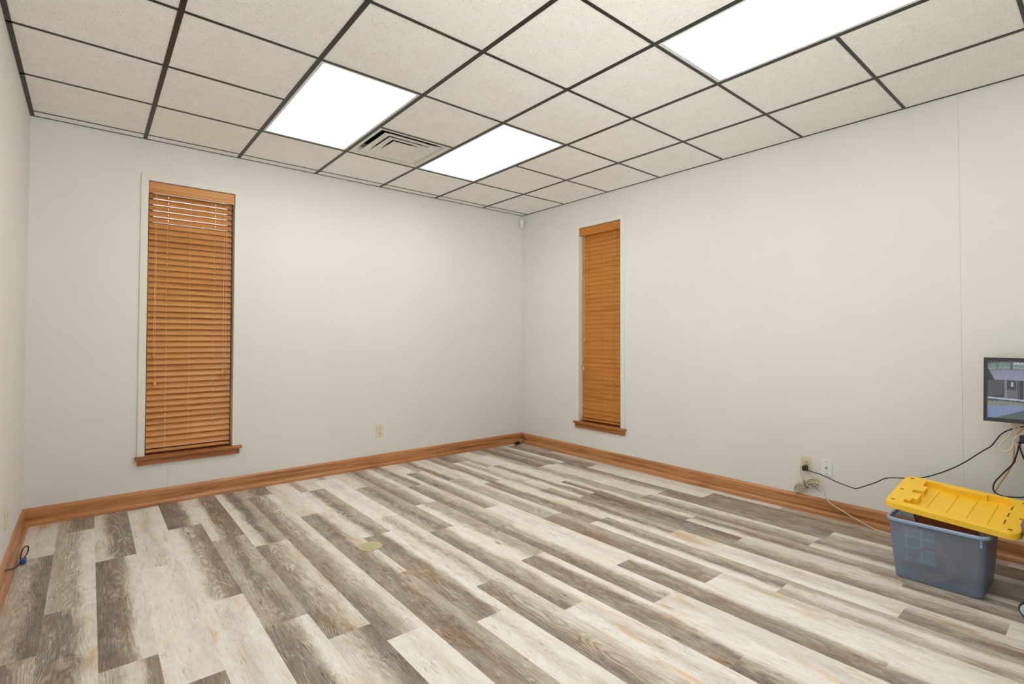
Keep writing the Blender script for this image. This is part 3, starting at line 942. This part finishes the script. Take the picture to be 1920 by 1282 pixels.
# ------------------------------------------------------------------ monitor, shelf and its cables
def monitor():
    piv = Vector((3.985, -4.1495, 0.7935))
    root = empty('computer_monitor', (4.125, -4.36, 0.683))
    Mt = Matrix.Translation(piv) @ Matrix.Rotation(math.radians(2.0), 4, 'Z') @ Matrix.Rotation(math.radians(10), 4, 'Y')
    wd, ht, th = 0.412, 0.342, 0.045
    def part(mb, name, mat, par=None, **k):
        for v in mb.bm.verts: v.co = Mt @ v.co
        if par is None: par = root
        for v in mb.bm.verts: v.co = v.co - root.location
        return mb.build(name, mat, par, **k)
    b = MB(); bz = 0.016
    b.box(0, 0.016, -wd, -wd + bz, 0, ht); b.box(0, 0.016, -bz, 0, 0, ht); b.box(0, 0.016, -wd + bz, -bz, 0, bz + 0.004); b.box(0, 0.016, -wd + bz, -bz, ht - bz, ht)
    part(b, 'bezel', M_BLACKP)
    h = MB(); h.box(0.006, 0.03, -wd + 0.004, -0.004, 0.004, ht - 0.004); h.box(0.03, 0.055, -wd + 0.09, -0.09, 0.07, ht - 0.07)
    part(h, 'back_housing', M_BLACKP)
    # the picture: three stacked camera views
    n, mm = 200, 168
    sw, sh = wd - 2 * bz, ht - 2 * bz - 0.004
    rnd = random.Random(11)
    def nz(a, b2): return math.sin(a * 37.1 + b2 * 11.3) * 0.5 + math.sin(a * 91.7 - b2 * 53.0) * 0.3 + math.sin(a * 17.0 + b2 * 131.0) * 0.2
    def pic(u, v):
        u *= 1.6
        k = nz(u * 2.3, v * 2.1) * 7 + nz(v * 5.0, u * 4.0) * 5
        if v < 0.335:
            vv = v - 0.030 * ((u - 0.40) / 0.40) ** 2          # fisheye bow of the picture
            if u < 0.115 * max(0.0, (v - 0.14) / 0.19) ** 0.8 - 0.004: return (40, 38, 46)
            if vv < 0.140:
                if 0.150 < u < 0.166 or 0.372 < u < 0.412: return (116, 92, 90)
                if vv < 0.022 + 0.014 * nz(u * 3, 1): return (78, 82, 80)
                if u > 0.43 and vv < 0.060 - 0.03 * (u - 0.43): return (206, 216, 226)
                if vv > 0.105: return (150 + k, 172 + k, 172 + k)
                return (134 + k, 158 + k, 152 + k)
            if vv < 0.150: return (112, 108, 118)
            return (158 + 70 * (vv - .15) + k, 160 + 60 * (vv - .15) + k, 186 + 40 * (vv - .15) + k)
        if v < 0.345: return (46, 46, 56)
        vs = v - 0.03 * u
        if vs < 0.64:
            if u < 0.255: return ((92 + k * .4, 90 + k * .4, 100 + k * .4) if vs < 0.585 - 0.05 * (0.255 - u) / 0.255 * -1 else (60, 54, 64))
            if u < 0.272: return (52, 48, 58)
            if u < 0.300: return (118 + k, 122 + k, 138 + k)
            if u < 0.318: return (172, 178, 192)
            if vs > 0.49 + 0.10 * abs(u - 0.40) and 0.29 < u < 0.49: return (120 + k, 118 + k, 130 + k)
            if 0.385 < u < 0.420 and 0.365 < v < 0.445: return (218, 232, 250)
            if u < 0.465: return (72 + k, 60 + k, 68 + k)
            if u < 0.485: return (132, 134, 150)
            if u < 0.505: return (74, 62, 72)
            if u < 0.525: return (116, 112, 122)
            if u < 0.59: return (52, 46, 58)
            return (150, 168, 202)
        if vs < 0.668: return (206, 216, 228)
        bow = 0.05 * (u - 0.25) ** 2 * 4
        if v < 0.705 + bow * 0.6 + 0.012 * nz(u * 2, 3): return (80, 98, 106)
        if v < 0.775 + bow + 0.02 * math.sin(u * 9): return (150 + k, 154 + k, 144 + k)
        if v > 1.0 - 0.34 * max(0, u - 0.12) : return (92 + k, 108 + k, 108 + k)
        return (146 + k - 30 * (v - .8), 164 + k - 20 * (v - .8), 204 + k)
    bm = bmesh.new()
    cl = bm.loops.layers.float_color.new('picture')
    V = [[bm.verts.new(Mt @ Vector((0.0055, -bz - sw * i / n, ht - bz - sh * j / mm)) - root.location) for i in range(n + 1)] for j in range(mm + 1)]
    CV = [[lin([max(0, min(255, q)) for q in pic(i / n, j / mm)]) for i in range(n + 1)] for j in range(mm + 1)]
    for j in range(mm):
        for i in range(n):
            f = bm.faces.new((V[j][i], V[j + 1][i], V[j + 1][i + 1], V[j][i + 1]))
            for lp, (a, b2) in zip(f.loops, ((i, j), (i, j + 1), (i + 1, j + 1), (i + 1, j))):
                lp[cl] = CV[b2][a]
    sb = MB(); sb.bm.free(); sb.bm = bm
    sb.build('screen', M_SCREEN, root)['label'] = 'lit screen showing stacked security camera views'
    s = MB(); s.tube([(-0.045, 0.0, 0.25), (0.005, 0, 0.20), (0.03, 0, 0.10), (0.035, 0, 0.012)], 0.018, n=12); s.build('stand_neck', M_BLACKP, root, True)
    q = MB(); q.lathe((0.035, 0, 0), [(0.064, 0.0), (0.064, 0.008), (0.03, 0.014)], n=32); q.build('stand_base', M_BLACKP, root, True)
    tag(root, 'black framed monitor showing security camera views at the right edge', 'monitor')
monitor()

def shelf():
    root = empty('wall_shelf', (W, -4.271, 0.672))
    t = MB(); t.box(-0.195, -0.001, -0.90, 0.0, -0.006, 0.010); t.build('board', M_MAUVE, root)
    e = MB(); e.box(-0.199, -0.195, -0.90, 0.0, -0.007, 0.0105); e.box(-0.199, -0.001, 0.0, 0.004, -0.007, 0.0105); e.build('edge_strip', M_MAUVE_EDGE, root)['label'] = 'pale pink edge strip'
    for y in (-0.22, -0.70):
        b = MB()
        b.prism([(-0.001, -0.006), (-0.17, -0.006), (-0.17, -0.014), (-0.02, -0.12), (-0.001, -0.14)], y - 0.006, y + 0.006, axis=1)
        b.build('bracket', M_BLACKP, root)
    tag(root, 'mauve wall shelf below the monitor at the right edge', 'shelf')
    r = MB(); r.box(4.062, 4.098, -4.312, -4.281, 0.6825, 0.722)
    tag(r.build('power_adapter', M_BLACKP, None, bevel=0.004), 'small black power adapter on the mauve shelf', 'power adapter')
shelf()

def cabinet():  # unseen, added to block light and darken the floor right of the bin
    root = empty('shade_cabinet', (4.06, -4.80, 0))
    m = wood('dark_cabinet_wood', (58, 34, 22), (82, 50, 32), (104, 66, 44), 2, 0.45)
    b = MB(); b.box(-0.16, 0.147, -0.38, 0.38, 0.05, 0.520); b.box(-0.14, 0.147, -0.36, 0.36, 0.0, 0.05); b.build('body', m, root)
    for y0 in (-0.378, 0.002):
        d = MB(); d.box(-0.178, -0.1602, y0, y0 + 0.376, 0.055, 0.515); do = d.build('door', m, root, bevel=0.002)
        yh = y0 + (0.34 if y0 < 0 else 0.036)
        h = MB(); h.tube([(-0.178, yh, 0.30), (-0.20, yh, 0.30), (-0.20, yh, 0.40), (-0.178, yh, 0.40)], 0.005, sub=3); h.build('handle', M_STEEL, do, True)
    tag(root, 'unseen low dark wood cabinet under the mauve shelf, added to shade the floor', 'cabinet')
cabinet()

def shelf_cables():
    root = empty('video_cable', (4.044, -4.27, 0.777))
    L = root.location
    def P(p): return (p[0] - L.x, p[1] - L.y, p[2] - L.z)
    c = MB()
    c.tube([P(p) for p in [(4.044, -4.268, 0.768), (4.044, -4.260, 0.748), (4.044, -4.239, 0.708), (4.042, -4.213, 0.672), (4.040, -4.205, 0.648), (4.036, -4.218, 0.633), (4.036, -4.236, 0.634), (4.036, -4.251, 0.650), (4.036, -4.259, 0.674), (4.036, -4.262, 0.697), (4.036, -4.272, 0.718), (4.038, -4.286, 0.731), (4.042, -4.305, 0.739), (4.06, -4.36, 0.735), (4.09, -4.42, 0.69)]], 0.0042)
    c.build('cord', M_BEIGECORD, root, True)
    g = MB(); g.box(-0.010, 0.010, -0.016, 0.014, -0.012, 0.014); g.build('connector', M_BEIGEP, root, bevel=0.003)
    tag(root, 'beige video cable looping below the monitor from a square connector', 'cable')
    o = MB()
    o.tube([(4.09, -4.36, 0.74), (4.054, -4.304, 0.763), (4.054, -4.284, 0.744), (4.040, -4.272, 0.721), (4.038, -4.262, 0.69), (4.036, -4.262, 0.644), (4.06, -4.258, 0.599), (4.10, -4.250, 0.568), (4.14, -4.234, 0.525), (4.174, -4.212, 0.477), (4.194, -4.189, 0.43), (4.204, -4.166, 0.376), (4.214, -4.150, 0.330), (4.216, -4.12, 0.20), (4.206, -4.10, 0.110), (4.185, -4.09, 0.03), (4.15, -4.07, 0.0045), (4.12, -4.06, 0.0045)], 0.0036)
    tag(o.build('signal_cable', M_ORANGECORD, None, True), 'orange-tan cable hanging down the wall behind the yellow lid', 'cable')
    k = MB()
    k.tube([(4.10, -4.33, 0.690), (4.07, -4.300, 0.688), (4.037, -4.283, 0.677), (4.037, -4.276, 0.640), (4.05, -4.266, 0.603), (4.07, -4.260, 0.579), (4.09, -4.245, 0.552), (4.104, -4.222, 0.519), (4.114, -4.197, 0.481), (4.114, -4.177, 0.448), (4.124, -4.168, 0.418), (4.124, -4.169, 0.398), (4.124, -4.182, 0.383), (4.124, -4.201, 0.376), (4.124, -4.231, 0.376), (4.124, -4.293, 0.390), (4.13, -4.37, 0.44), (4.14, -4.41, 0.56), (4.14, -4.48, 0.61), (4.10, -4.52, 0.664), (4.035, -4.50, 0.684), (4.06, -4.47, 0.688)], 0.0036)
    tag(k.build('power_cable', M_BLACK, None, True), 'black cable dropping from the shelf in a wide loop above the lid', 'cable')
    k = MB()
    k.tube([(4.08, -4.285, 0.690), (4.055, -4.283, 0.688), (4.034, -4.2835, 0.676), (4.040, -4.290, 0.64), (4.05, -4.30, 0.603), (4.07, -4.33, 0.53), (4.09, -4.36, 0.44), (4.13, -4.385, 0.30), (4.16, -4.39, 0.10), (4.15, -4.38, 0.0045)], 0.0036)
    tag(k.build('power_cable', M_BLACK, None, True), 'short visible black cable leaving the shelf corner towards the photo edge', 'cable')
shelf_cables()

# ------------------------------------------------------------------ storage bin, its lid and contents
BX0, BX1, BY0, BY1, BZ = 3.525, 3.862, -4.201, -3.855, 0.307
def make_bin():
    root = empty('storage_bin', ((BX0 + BX1) / 2, (BY0 + BY1) / 2, 0))
    cx, cy = root.location.x, root.location.y
    hx, hy = (BX1 - BX0) / 2, (BY1 - BY0) / 2
    def lp(o, z, r=0.03): return rrect(-hx - o, hx + o, -hy - o, hy + o, r, z, 6)
    b = MB()
    b.rings([lp(-0.006, 0.0, 0.026), lp(-0.001, 0.003), lp(0.0, 0.010), lp(0.0052, 0.083), lp(0.0074, 0.085), lp(0.020, 0.292, 0.034), lp(0.0175, 0.292, 0.032), lp(0.0058, 0.087), lp(0.002, 0.083), lp(-0.003, 0.010)], True, True)
    b.build('tub', M_BIN, root, True)
    r = MB()
    r.rings([lp(0.018, 0.290, 0.034), lp(0.0275, 0.290, 0.040), lp(0.032, 0.294, 0.042), lp(0.032, 0.303, 0.042), lp(0.028, BZ, 0.040), lp(0.020, BZ, 0.034), lp(0.0172, 0.304, 0.032), lp(0.0172, 0.2905, 0.032)], False, False)
    R = r.build('rim', M_RIM, root, True)
    R['label'] = 'pale blue-grey rolled rim'
    tab = MB(); tab.box(-hx - 0.0235, -hx - 0.019, -hy - 0.004, -hy + 0.004, 0.254, 0.292); tab.build('corner_rib', M_RIM, root)
    tag(root, 'smoky blue translucent storage bin standing on the floor by the right wall', 'storage bin')
    # contents
    p = MB(); p.box(BX0 + 0.012, BX0 + 0.0135, -4.025, -3.895, 0.095, 0.262)
    po = p.build('paper_leaflet', M_PAPER)
    po.rotation_euler = (0, 0, 0)
    tag(po, 'printed leaflet showing through the left front of the bin', 'paper')
    g = MB()
    ctr = Vector((BX0 + 0.019, -4.015, 0.104))
    for rr, xo in ((0.076, 0.0), (0.060, 0.008)):
        pts = [ctr + Vector((xo, math.cos(2 * PI * k / 24) * rr, math.sin(2 * PI * k / 24) * rr)) for k in range(25)]
        g.tube(pts, 0.011, sub=2)
    tag(g.build('cord_coil', M_RING, None, True), 'orange ring of coiled cord seen through the bin front', 'cord')
    f = MB()
    # a red-brown folder leaning inside, its upper edge under the lid
    f.prism([(-0.155, 0.0), (0.02, 0.0), (0.125, 0.352), (-0.155, 0.352)], -0.004, 0.004, axis=0)
    fo = empty('folder', (3.650, -4.010, 0.018), 0)
    fo.rotation_euler = (0, math.radians(13), math.radians(0))
    f.build('cover', M_REDBROWN, fo, bevel=0.001)
    e = MB(); e.prism([(0.020, 0.0), (0.028, 0.0), (0.133, 0.352), (0.125, 0.352)], -0.0055, 0.0055, axis=0)
    e.build('edge_binding', M_BLACKP, fo)['label'] = 'black bound edge'
    tag(fo, 'red-brown folder with black edge leaning inside the bin', 'folder')
make_bin()

def make_lid():
    FL, FR, BL = Vector((3.540, -3.808, 0.376)), Vector((3.513, -4.330, 0.347)), Vector((3.90, -3.853, 0.452))
    ex = (FR - FL); LX = ex.length; ex.normalize()
    ey = BL - FL; ey = ey - ex * ey.dot(ex); LY = ey.length; ey.normalize()
    ez = ex.cross(ey)
    if ez.z < 0: ez = -ez
    root = empty('bin_lid', FL)
    root.matrix_world = Matrix(((ex.x, ey.x, ez.x, FL.x), (ex.y, ey.y, ez.y, FL.y), (ex.z, ey.z, ez.z, FL.z), (0, 0, 0, 1)))
    # local: x along the long front edge, y to the wall, z up (top of flange = 0). frame may be left handed -> fix by mirroring y of mesh
    det = ex.cross(ey).dot(ez)
    mb = MB()
    n = 8
    outer = rrect(0, LX, 0, LY, 0.04, 0.0, n)
    # recessed deck: cell grid
    ix0, ix1, iy0, iy1 = 0.075, LX - 0.062, 0.036, LY - 0.030
    xs = sorted([ix0, ix0 + 0.022, ix0 + 0.044, 0.5 * LX - 0.09, 0.5 * LX + 0.09, ix1 - 0.030, ix1 - 0.012, ix1] + [ix0 + 0.30, ix0 + 0.10])
    ny = 9
    ys = [iy0 + (iy1 - iy0) * k / ny for k in range(ny + 1)]
    ysx = sorted(set(ys + [iy1 - 0.016, iy0 + 0.012]))
    def hgt(x, y):
        fy = (y - iy0) / (iy1 - iy0)
        # left end: two blocks reaching into the recess, notches between them
        if x < ix0 + 0.044:
            if 0.20 < fy < 0.44 or 0.60 < fy < 0.82: return 0.0
            if x < ix0 + 0.022 and not (fy < 0.13 or 0.44 < fy < 0.60): return 0.0
        # right end notched wall
        if x > ix1 - 0.012: return 0.0
        # far wall is thicker at the middle
        if y > iy1 - 0.016 and not (ix0 + 0.10 < x < ix1 - 0.030): return 0.0 if x > ix1 - 0.030 else -0.030
        if y > iy1 - 0.016 and 0.5 * LX - 0.09 < x < 0.5 * LX + 0.09: return 0.0
        if y < iy0 + 0.012 and (x < ix0 + 0.10 or x > 0.5 * LX + 0.09): return -0.012
        return -0.030
    grid = {}
    for a in range(len(xs) - 1):
        for b in range(len(ysx) - 1):
            x0, x1, y0, y1 = xs[a], xs[a + 1], ysx[b], ysx[b + 1]
            h = hgt((x0 + x1) / 2, (y0 + y1) / 2)
            grid[a, b] = h
            mb.quad([(x0, y0, h), (x1, y0, h), (x1, y1, h), (x0, y1, h)])
    for (a, b), h in grid.items():
        for da, db in ((1, 0), (0, 1), (-1, 0), (0, -1)):
            h2 = grid.get((a + da, b + db), 0.0)
            if abs(h2 - h) < 1e-6 or ((a + da, b + db) in grid and (da < 0 or db < 0)): continue
            x0, x1, y0, y1 = xs[a], xs[a + 1], ysx[b], ysx[b + 1]
            if da == 1: q = [(x1, y0), (x1, y1)]
            elif da == -1: q = [(x0, y0), (x0, y1)]
            elif db == 1: q = [(x0, y1), (x1, y1)]
            else: q = [(x0, y0), (x1, y0)]
            mb.quad([(q[0][0], q[0][1], h), (q[1][0], q[1][1], h), (q[1][0], q[1][1], h2), (q[0][0], q[0][1], h2)])
    # flange between the deck and the rounded outline
    def off(o, z): return rrect(-o, LX + o, -o, LY + o, 0.04 + o, z, n)
    inner = [(min(max(x, ix0), ix1), min(max(y, iy0), iy1), 0.0) for x, y, z in outer]
    mb.rings([inner, off(-0.006, 0.0), off(-0.002, -0.0015), off(0.0, -0.005), off(0.002, -0.027), off(0.003, -0.030), off(0.002, -0.032), off(-0.0005, -0.029), off(-0.003, -0.006), off(-0.02, -0.0035)], False, False)
    # underside of the deck
    mb.rings([[(x, y, -0.0035) for x, y, z in off(-0.02, 0)], [(x, y, -0.033) for x, y, z in [(min(max(x, ix0 - .003), ix1 + .003), min(max(y, iy0 - .003), iy1 + .003), 0) for x, y, z in outer]]], False, True)
    o = mb.build('cover', M_YELLOW, root)
    for q in range(4):
        x = ix0 + 0.085 + q * (ix1 - ix0 - 0.115) / 3.45
        rb = MB()
        rb.prism([(x - 0.004, -0.0301), (x + 0.004, -0.0301), (x + 0.002, -0.0255), (x - 0.002, -0.0255)], iy0 + 0.016, iy1 - 0.022, axis=1)
        rb.build('rib', M_YELLOW, root)
    for hx_, hy_, big in ((0.030, 0.040, 1), (0.030, LY * 0.48, 1), (0.034, LY - 0.036, 1), (LX - 0.036, 0.034, 1), (LX - 0.020, LY * 0.44, 0), (LX - 0.034, LY - 0.036, 1)):
        hb = MB()
        a_, b_ = (0.0095, 0.0055) if big else (0.006, 0.006)
        pts = [(hx_ + a_ * math.cos(2 * PI * k / 16), hy_ + b_ * math.sin(2 * PI * k / 16)) for k in range(16)]
        hb.rings([[(x, y, 0.0004) for x, y in pts], [(x, y, -0.002) for x, y in pts]])
        hb.build('lock_hole', M_HOLE, root)
    for fy in (0.20, 0.46, 0.72):
        y = iy0 + (iy1 - iy0) * fy
        hb = MB(); hb.box(ix1 - 0.006, ix1 - 0.001, y - 0.022, y + 0.022, -0.002, 0.0004)
        hb.build('grip_slot', M_HOLE, root)
    tag(root, 'yellow ribbed lid lying tilted across the blue bin', 'bin lid')
make_lid()

# ------------------------------------------------------------------ loose cables on the floor
def floor_cables():
    k = MB()
    k.tube([(4.221, -0.036, 0.05), (4.212, -0.040, 0.085), (4.206, -0.075, 0.092), (4.200, -0.100, 0.07), (4.196, -0.096, 0.035), (4.175, -0.080, 0.010), (4.13, -0.060, 0.006)], 0.003)
    rnd = random.Random(9)
    for q in range(7):
        c = Vector((4.125 + rnd.uniform(-0.015, 0.015), -0.072 + rnd.uniform(-0.012, 0.012), 0.012))
        a = rnd.uniform(0, PI); r1, r2 = rnd.uniform(0.022, 0.038), rnd.uniform(0.010, 0.018)
        pts = []
        for j in range(13):
            th = 2 * PI * j / 12
            x, y = r1 * math.cos(th), r2 * math.sin(th)
            pts.append(c + Vector((x * math.cos(a) - y * math.sin(a), x * math.sin(a) + y * math.cos(a), 0.008 * math.sin(th * 2 + q) + 0.004)))
        k.tube(pts, 0.0032, sub=3)
    k.tube([(4.10, -0.08, 0.012), (4.105, -0.085, 0.035), (4.125, -0.09, 0.034), (4.14, -0.08, 0.012)], 0.003)
    k.tube([(4.11, -0.085, 0.008), (4.085, -0.10, 0.006), (4.055, -0.118, 0.005)], 0.0045)
    tag(k.build('cable_bundle', M_BLACK, None, True), 'small tangle of black cable on the floor in the far corner', 'cable')
    root = empty('network_cable', (0.055, -0.735, 0.0))
    L = root.location
    def P(p): return (p[0] - L.x, p[1] - L.y, p[2] - L.z)
    c = MB()
    c.tube([P(p) for p in [(0.012, -1.059, 0.076), (0.020, -1.02, 0.068), (0.040, -0.90, 0.034), (0.047, -0.80, 0.016), (0.048, -0.74, 0.012), (0.044, -0.684, 0.014), (0.043, -0.640, 0.022), (0.050, -0.615, 0.042), (0.064, -0.612, 0.050), (0.071, -0.620, 0.040), (0.068, -0.660, 0.022), (0.058, -0.705, 0.014), (0.062, -0.735, 0.011)]], 0.0032)
    c.build('cord', M_BLACK, root, True)
    b = MB(); b.box(-0.006, 0.016, -0.035, 0.018, 0.003, 0.022); b.box(-0.002, 0.012, -0.045, -0.033, 0.006, 0.018)
    b.build('plug', M_BLUE, root, bevel=0.003)['label'] = 'blue plug'
    tag(root, 'black cable with blue plug lying beside the left baseboard', 'cable')
floor_cables()

# ------------------------------------------------------------------ office chair, mostly out of frame at the right
def make_chair():
    cx, cy = 3.54, -4.634
    root = empty('office_chair', (cx, cy, 0))
    ang0 = math.atan2(-4.363 - cy, 3.494 - cx)
    hub = MB(); hub.lathe((0, 0, 0), [(0.045, 0.075), (0.048, 0.09), (0.045, 0.13), (0.03, 0.135)], n=24); base = hub.build('hub', M_BLACKP, root, True)
    for k in range(5):
        a = ang0 + 2 * PI * k / 5
        ca, sa = math.cos(a), math.sin(a)
        R = 0.275
        l = MB()
        loops = []
        for rr, w2, z0, z1 in ((0.03, 0.026, 0.075, 0.125), (0.15, 0.020, 0.075, 0.112), (R - 0.01, 0.014, 0.074, 0.094), (R + 0.012, 0.010, 0.076, 0.090)):
            loops.append([(rr * ca - s * sa, rr * sa + s * ca, z) for s, z in ((-w2, z0), (w2, z0), (w2 * .7, z1), (-w2 * .7, z1))])
        l.rings(loops)
        l.build('base_leg', M_BLACKP, root, bevel=0.002)
        c = MB()
        wx, wy = R * ca, R * sa
        c.cyl((wx, wy, 0.045), (wx, wy, 0.085), 0.007, n=10)
        c.box(wx - 0.011, wx + 0.011, wy - 0.012, wy + 0.012, 0.036, 0.070)
        co = c.build('caster', M_BLACKP, root)
        for s in (-1, 1):
            w = MB()
            ax = Vector((-0.985, 0.17, 0)).normalized()
            c0 = Vector((wx, wy, 0.036)) + ax * (0.013 * s)
            w.lathe(c0, [(0.022, -0.0085), (0.034, -0.0080), (0.036, -0.004), (0.036, 0.004), (0.034, 0.0080), (0.022, 0.0085)], axis=ax, n=28)
            wo = w.build('wheel', M_TYRE, co, True)
            h = MB(); h.lathe(c0 + ax * (0.0082 * s), [(0.029, -0.001), (0.029, 0.0015), (0.024, 0.003)], axis=ax * s, n=24)
            h2 = h.build('wheel_cap', M_HUB, co, True)
    col = MB(); col.cyl((0, 0, 0.12), (0, 0, 0.27), 0.027, n=20); col.cyl((0, 0, 0.27), (0, 0, 0.385), 0.014, n=16); col.build('gas_column', M_BLACKP, root, True)
    s = MB(); s.rings([rrect(x0, x1, y0, y1, rd, z) for x0, x1, y0, y1, rd, z in ((-0.24, 0.16, -0.17, 0.255, 0.10, 0.385), (-0.265, 0.185, -0.20, 0.280, 0.11, 0.400), (-0.275, 0.195, -0.21, 0.288, 0.115, 0.430), (-0.265, 0.185, -0.20, 0.280, 0.11, 0.455), (-0.21, 0.13, -0.14, 0.22, 0.09, 0.466))])
    s.build('seat', M_FABRIC, root, True)
    b = MB()
    b.rings([[(x, y - 0.24, z) for x, z, y in [(p[0], p[1], 0.0) for p in rrect(-0.20, 0.20, 0.58, 0.96, 0.09, 0)]], [(x, y - 0.30, z) for x, z, y in [(p[0], p[1], 0.0) for p in rrect(-0.21, 0.21, 0.57, 0.97, 0.09, 0)]]])
    b.build('backrest', M_FABRIC, root, True)
    p = MB(); p.tube([(0, -0.10, 0.385), (0, -0.27, 0.39), (0, -0.32, 0.46), (0, -0.305, 0.70)], 0.016, n=10); p.build('back_post', M_BLACKP, root, True)
    tag(root, 'grey-brown swivel chair on black casters, mostly cut by the right edge', 'chair')
make_chair()
